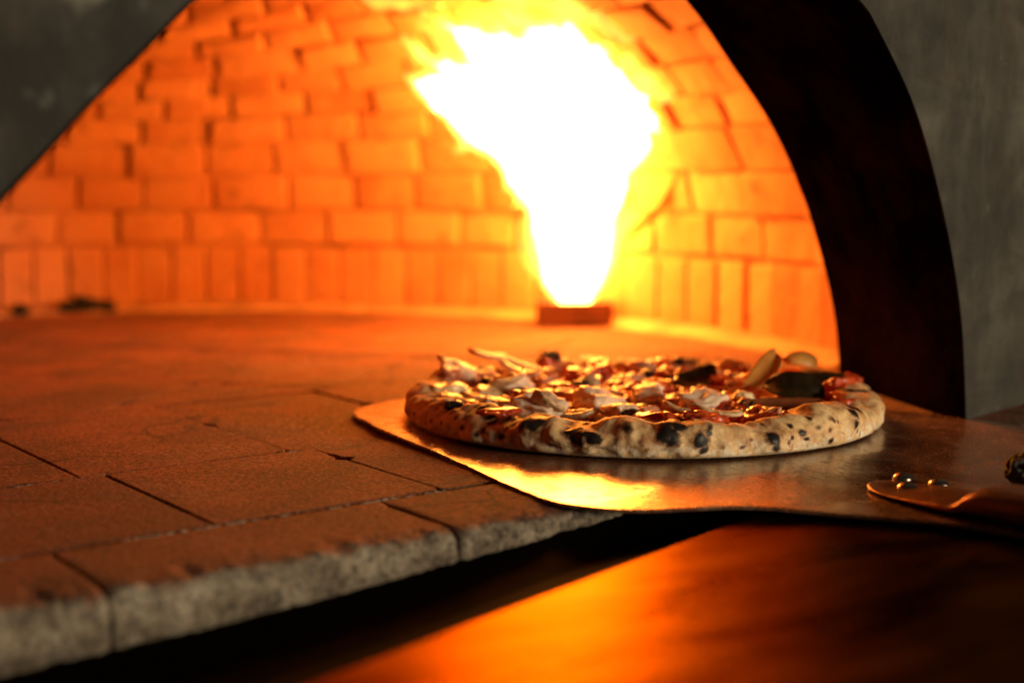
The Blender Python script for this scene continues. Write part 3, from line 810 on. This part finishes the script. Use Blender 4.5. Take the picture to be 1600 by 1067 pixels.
def top_z(x, y):
    r = math.hypot(x, y); p = Vector((x, y, 0))
    z = .0098 + .0050 * fbm(p * 38, 4) + .0022 * fbm(p * 110, 3)
    return z + .004 * smooth(.118, .142, r)
bm = bmesh.new(); NA, NRr = 300, 90; c0 = bm.verts.new((0, 0, top_z(0, 0))); prev = None
for j in range(1, NRr + 1):
    rr = .146 * j / NRr; ring = []
    for i in range(NA):
        a = 2 * math.pi * i / NA; x, y = rr * math.cos(a), rr * math.sin(a)
        ring.append(bm.verts.new((x, y, top_z(x, y) if j < NRr else .004)))
    for i in range(NA):
        if prev is None: bm.faces.new([c0, ring[i], ring[(i + 1) % NA]])
        else: bm.faces.new([prev[i], ring[i], ring[(i + 1) % NA], prev[(i + 1) % NA]])
    prev = ring
obj('sauce', bm, M_sauce, pizza)

# ---- toppings baked into it
def place(o, x, y, dz, rx=0, ry=0, rz=0):
    o.location = (x, y, top_z(x, y) + dz); o.rotation_euler = (rx, ry, rz)
def xy(u, v, z=.016):
    p = on_z(u, v, PZ + z); return p.x - PC.x, p.y - PC.y
def lump(name, sx, sy, sz, seed, mat, power=1.0, amp=.34):
    bm = bmesh.new(); bmesh.ops.create_icosphere(bm, subdivisions=4, radius=1)
    for v in bm.verts:
        n_ = v.co.normalized()
        q = Vector([math.copysign(abs(c) ** power, c) for c in n_])
        if power < 1: q = q / max(abs(q.x), abs(q.y), abs(q.z)) * .6 + q * .4
        k = 1 + amp * fbm(n_ * 1.5 + Vector((seed * 3.1, seed, 0)), 3) + .05 * noise.noise(n_ * 7 + Vector((seed, 0, 0)))
        v.co = Vector((q.x * sx, q.y * sy, q.z * sz)) * k
    return obj(name, bm, mat, pizza)
def sheet(name, L, Wd, th, bend, twist, seed, mat, point=1.0, cup=0.0):
    """a curved slice or leaf: outline pinched at both ends, bent along its length"""
    bm = bmesh.new(); NU, NV = 34, 14; g_ = {}
    for side_ in (0, 1):
        for i in range(NU + 1):
            t = i / NU * 2 - 1
            wl = Wd * (max(0.0, 1 - abs(t) ** (2.2 * point)) ** .6) + Wd * .04
            for j in range(NV + 1):
                s = j / NV * 2 - 1
                x = t * L; y = s * wl + .08 * Wd * noise.noise(Vector((t * 3, seed, s)))
                ang = bend * t; zc = L * (1 - math.cos(ang)) / max(.05, abs(bend)) * (1 if bend >= 0 else -1)
                x2 = L * math.sin(ang) / (bend if abs(bend) > .05 else .05) if abs(bend) > .05 else x
                z = zc + cup * (s * s) * Wd + twist * t * s * Wd + .05 * Wd * fbm(Vector((t * 2.5 + seed, s * 2, seed)), 3)
                edge = (1 - s ** 4) * (1 - abs(t) ** 6) * .7 + .3
                g_[side_, i, j] = bm.verts.new((x2, y, z + (th * edge * .5 if side_ else -th * edge * .5)))
    for i in range(NU):
        for j in range(NV):
            bm.faces.new([g_[1, i, j], g_[1, i + 1, j], g_[1, i + 1, j + 1], g_[1, i, j + 1]])
            bm.faces.new([g_[0, i, j], g_[0, i, j + 1], g_[0, i + 1, j + 1], g_[0, i + 1, j]])
    for i in range(NU):
        for j in (0, NV): bm.faces.new([g_[0, i, j], g_[0, i + 1, j], g_[1, i + 1, j], g_[1, i, j]])
    for j in range(NV):
        for i in (0, NU): bm.faces.new([g_[0, i, j], g_[0, i, j + 1], g_[1, i, j + 1], g_[1, i, j]])
    bmesh.ops.recalc_face_normals(bm, faces=bm.faces)
    return obj(name, bm, mat, pizza)
rt = random.Random(21)
def put_lump(name, u, v, sx, sy, sz, mat, power, dz=.0, rz=None, tilt=.35, z=.016):
    x, y = xy(u, v, z); o = lump(name, sx, sy, sz, rt.random() * 50, mat, power)
    place(o, x, y, dz, rt.uniform(-tilt, tilt), rt.uniform(-tilt, tilt), rt.uniform(0, 6.28) if rz is None else rz); return o
# ham
for (u, v, s, dz) in ((703, 598, .010, .006), (752, 592, .011, .007), (770, 600, .0085, .005), (838, 636, .0125, .008), (930, 630, .0125, .007), (1102, 634, .010, .006), (1206, 655, .008, .006), (1060, 622, .008, .004), (720, 605, .008, .005), (852, 590, .010, .005), (905, 585, .010, .005), (985, 596, .009, .005), (1010, 640, .008, .004), (790, 628, .009, .006), (1150, 606, .008, .005), (880, 618, .009, .005)):
    put_lump('ham_piece', u, v, s * .92, s * rt.uniform(.7, 1.0), s * rt.uniform(.5, .75), M_ham, .86, dz * .6)
# mushroom slices
for (u, v, L, Wd, rz, dz, bend, ry) in ((795, 610, .014, .009, .4, .009, .5, -.3), (812, 585, .017, .008, -.5, .010, .4, .3), (960, 618, .011, .008, 1.2, .005, .6, .2), (1008, 624, .010, .008, .3, .007, -.7, -.2), (1120, 655, .016, .0075, .1, .008, .35, .1), (855, 645, .012, .009, .2, .010, .5, .5), (900, 645, .012, .006, -.4, .006, .4, -.2), (700, 583, .013, .008, .9, .009, .7, .4), (760, 575, .015, .007, .2, .008, .3, .2), (1000, 580, .013, .009, 1.9, .006, .5, .3), (915, 605, .012, .007, .8, .006, .5, -.4), (1060, 640, .011, .007, -.2, .005, .4, .2)):
    x, y = xy(u, v); o = sheet('mushroom_slice', L, Wd, .0042, bend, .2, rt.random() * 9, M_mush, 1.6)
    place(o, x, y, dz, rt.uniform(-.6, .6), ry, rz)
# onion / cheese strips
for (u, v, L, rz, dz) in ((830, 585, .021, -.55, .012), (815, 590, .018, -.62, .009), (1135, 620, .012, .5, .006), (960, 645, .012, .2, .005), (880, 630, .012, 1.0, .005), (1040, 600, .012, 2.2, .006), (730, 615, .013, -.9, .007)):
    x, y = xy(u, v); o = sheet('onion_strip', L, .0028, .0022, rt.uniform(-.7, .7), .4, rt.random() * 9, M_onion, 3)
    place(o, x, y, dz, 0, .12, rz)
# melted cheese
for (u, v, s, dz) in ((757, 612, .010, .003), (750, 620, .008, .003), (975, 641, .008, .004), (950, 644, .007, .003), (922, 594, .008, .004), (1088, 628, .007, .005), (1162, 622, .006, .006), (840, 620, .010, .004), (870, 625, .008, .003), (1040, 655, .010, .003), (1180, 650, .007, .003), (985, 612, .008, .005), (1020, 604, .007, .003), (1075, 650, .010, .003), (865, 605, .009, .003), (905, 640, .008, .003), (1110, 612, .007, .004), (700, 612, .012, .004), (1200, 652, .006, .004), (800, 640, .009, .003)):
    put_lump('cheese_lump', u, v, s * 1.2, s, s * .55, M_cheese, 1.0, dz, tilt=.25)
# tomato pieces
for (u, v, s, dz) in ((935, 582, .013, .006), (905, 588, .010, .005), (1000, 585, .013, .006), (1030, 580, .011, .006), (1050, 590, .009, .005), (1170, 598, .009, .008), (1130, 600, .009, .005), (1185, 655, .009, .003), (1310, 610, .010, .004), (1295, 620, .009, .004), (1330, 602, .008, .005), (1060, 660, .012, .001), (1010, 655, .013, .001), (890, 610, .009, .004), (730, 590, .009, .004), (1270, 645, .010, .001), (1110, 645, .007, .004), (975, 605, .009, .004), (1240, 650, .009, .001), (860, 575, .010, .005), (1080, 610, .009, .004), (1150, 640, .008, .004)):
    put_lump('tomato_chunk', u, v, s, s * .8, s * .6, M_tom, .9, dz)
# pale soft cheese pads
for (u, v, sx_, sy_, sz_, dz) in ((842, 642, .015, .011, .0075, .009), (932, 630, .014, .012, .0080, .008), (800, 606, .012, .011, .0075, .008), (1012, 622, .011, .010, .0065, .007), (1098, 636, .012, .010, .0065, .007), (968, 645, .011, .008, .005, .006), (775, 636, .010, .009, .005, .006), (712, 594, .011, .010, .007, .007)):
    put_lump('mozzarella_piece', u, v, sx_, sy_, sz_, M_mozz, .92, dz, tilt=.3)
# olives and burnt bits
for (u, v, s, dz) in ((905, 606, .0075, .006), (709, 640, .006, .004), (858, 574, .009, .008), (1062, 582, .005, .006), (850, 660, .001, 0)):
    if s > .002: put_lump('black_olive', u, v, s, s * .85, s * .75, M_olive, 1.0, dz)
# dark leaves and curled roasted slices on the right
for (name, u, v, z, L, Wd, th, bend, cup, rx, ry, rz, mat, dz) in (
    ('basil_leaf', 1082, 599, .016, .018, .0105, .0016, .5, .35, .35, -.12, .12, M_leaf, .008),
    ('basil_leaf', 1240, 622, .016, .021, .0125, .0020, -.55, .25, .62, .18, -.22, M_leaf, .012),
    ('basil_leaf', 1282, 600, .018, .034, .0105, .0020, -.5, -.25, .40, .08, -.10, M_leaf, .013),
    ('pepper_slice', 1193, 606, .016, .020, .0085, .0030, .5, .5, .25, -.62, .72, M_wilt, .013),
    ('pepper_slice', 1252, 588, .018, .014, .0080, .0030, -.6, -.4, .5, .1, .1, M_wilt, .018),
    ('aubergine_slice', 1222, 642, .014, .026, .0075, .0035, .25, .4, .7, .02, -.06, M_aub, .005),
):
    x, y = xy(u, v, z); o = sheet(name, L, Wd, th, bend, .25, u * .01, mat, 1.3, cup); place(o, x, y, dz, rx, ry, rz)
# small crumbs of everything over the rest
kinds = (('tomato_chunk', M_tom, .9), ('cheese_lump', M_cheese, 1.0), ('tomato_chunk', M_tom, 1.0), ('ham_piece', M_ham, .85))
for k in range(60):
    a = rt.uniform(0, 6.283); r = .136 * math.sqrt(rt.random()); x, y = r * math.cos(a), r * math.sin(a); s = rt.uniform(.005, .010)
    o = lump('cheese_lump', s * rt.uniform(1., 1.5), s, s * rt.uniform(.3, .5), rt.random() * 60, M_cheese if k % 2 else M_brown, 1.0, .4); place(o, x, y, s * .12, rt.uniform(-.25, .25), rt.uniform(-.25, .25), rt.uniform(0, 6.28))
for k in range(30):
    a = rt.uniform(0, 6.283); r = .136 * math.sqrt(rt.random()); x, y = r * math.cos(a), r * math.sin(a); s = rt.uniform(.008, .014)
    o = lump('tomato_chunk', s * rt.uniform(1., 1.4), s, s * rt.uniform(.28, .42), rt.random() * 60, M_tom, 1.0, .45); place(o, x, y, s * .16, rt.uniform(-.3, .3), rt.uniform(-.3, .3), rt.uniform(0, 6.28))
for (u, v, sz_) in ((760, 598, .007), (1010, 590, .006), (1145, 590, .007), (985, 650, .006), (1078, 655, .005), (815, 612, .006), (1165, 635, .006), (1270, 622, .008)):
    put_lump('black_olive', u, v, sz_, sz_ * .8, sz_ * .6, M_olive, 1.0, .006)
for k in range(44):
    a = rt.uniform(0, 6.283); r = .138 * math.sqrt(rt.random()); x, y = r * math.cos(a), r * math.sin(a)
    nm, mt, pw = kinds[k % 4]; s = rt.uniform(.0035, .0072)
    o = lump(nm, s * rt.uniform(.9, 1.4), s, s * rt.uniform(.55, .85), rt.random() * 60, mt, pw); place(o, x, y, s * .35, rt.uniform(-.4, .4), rt.uniform(-.4, .4), rt.uniform(0, 6.28))
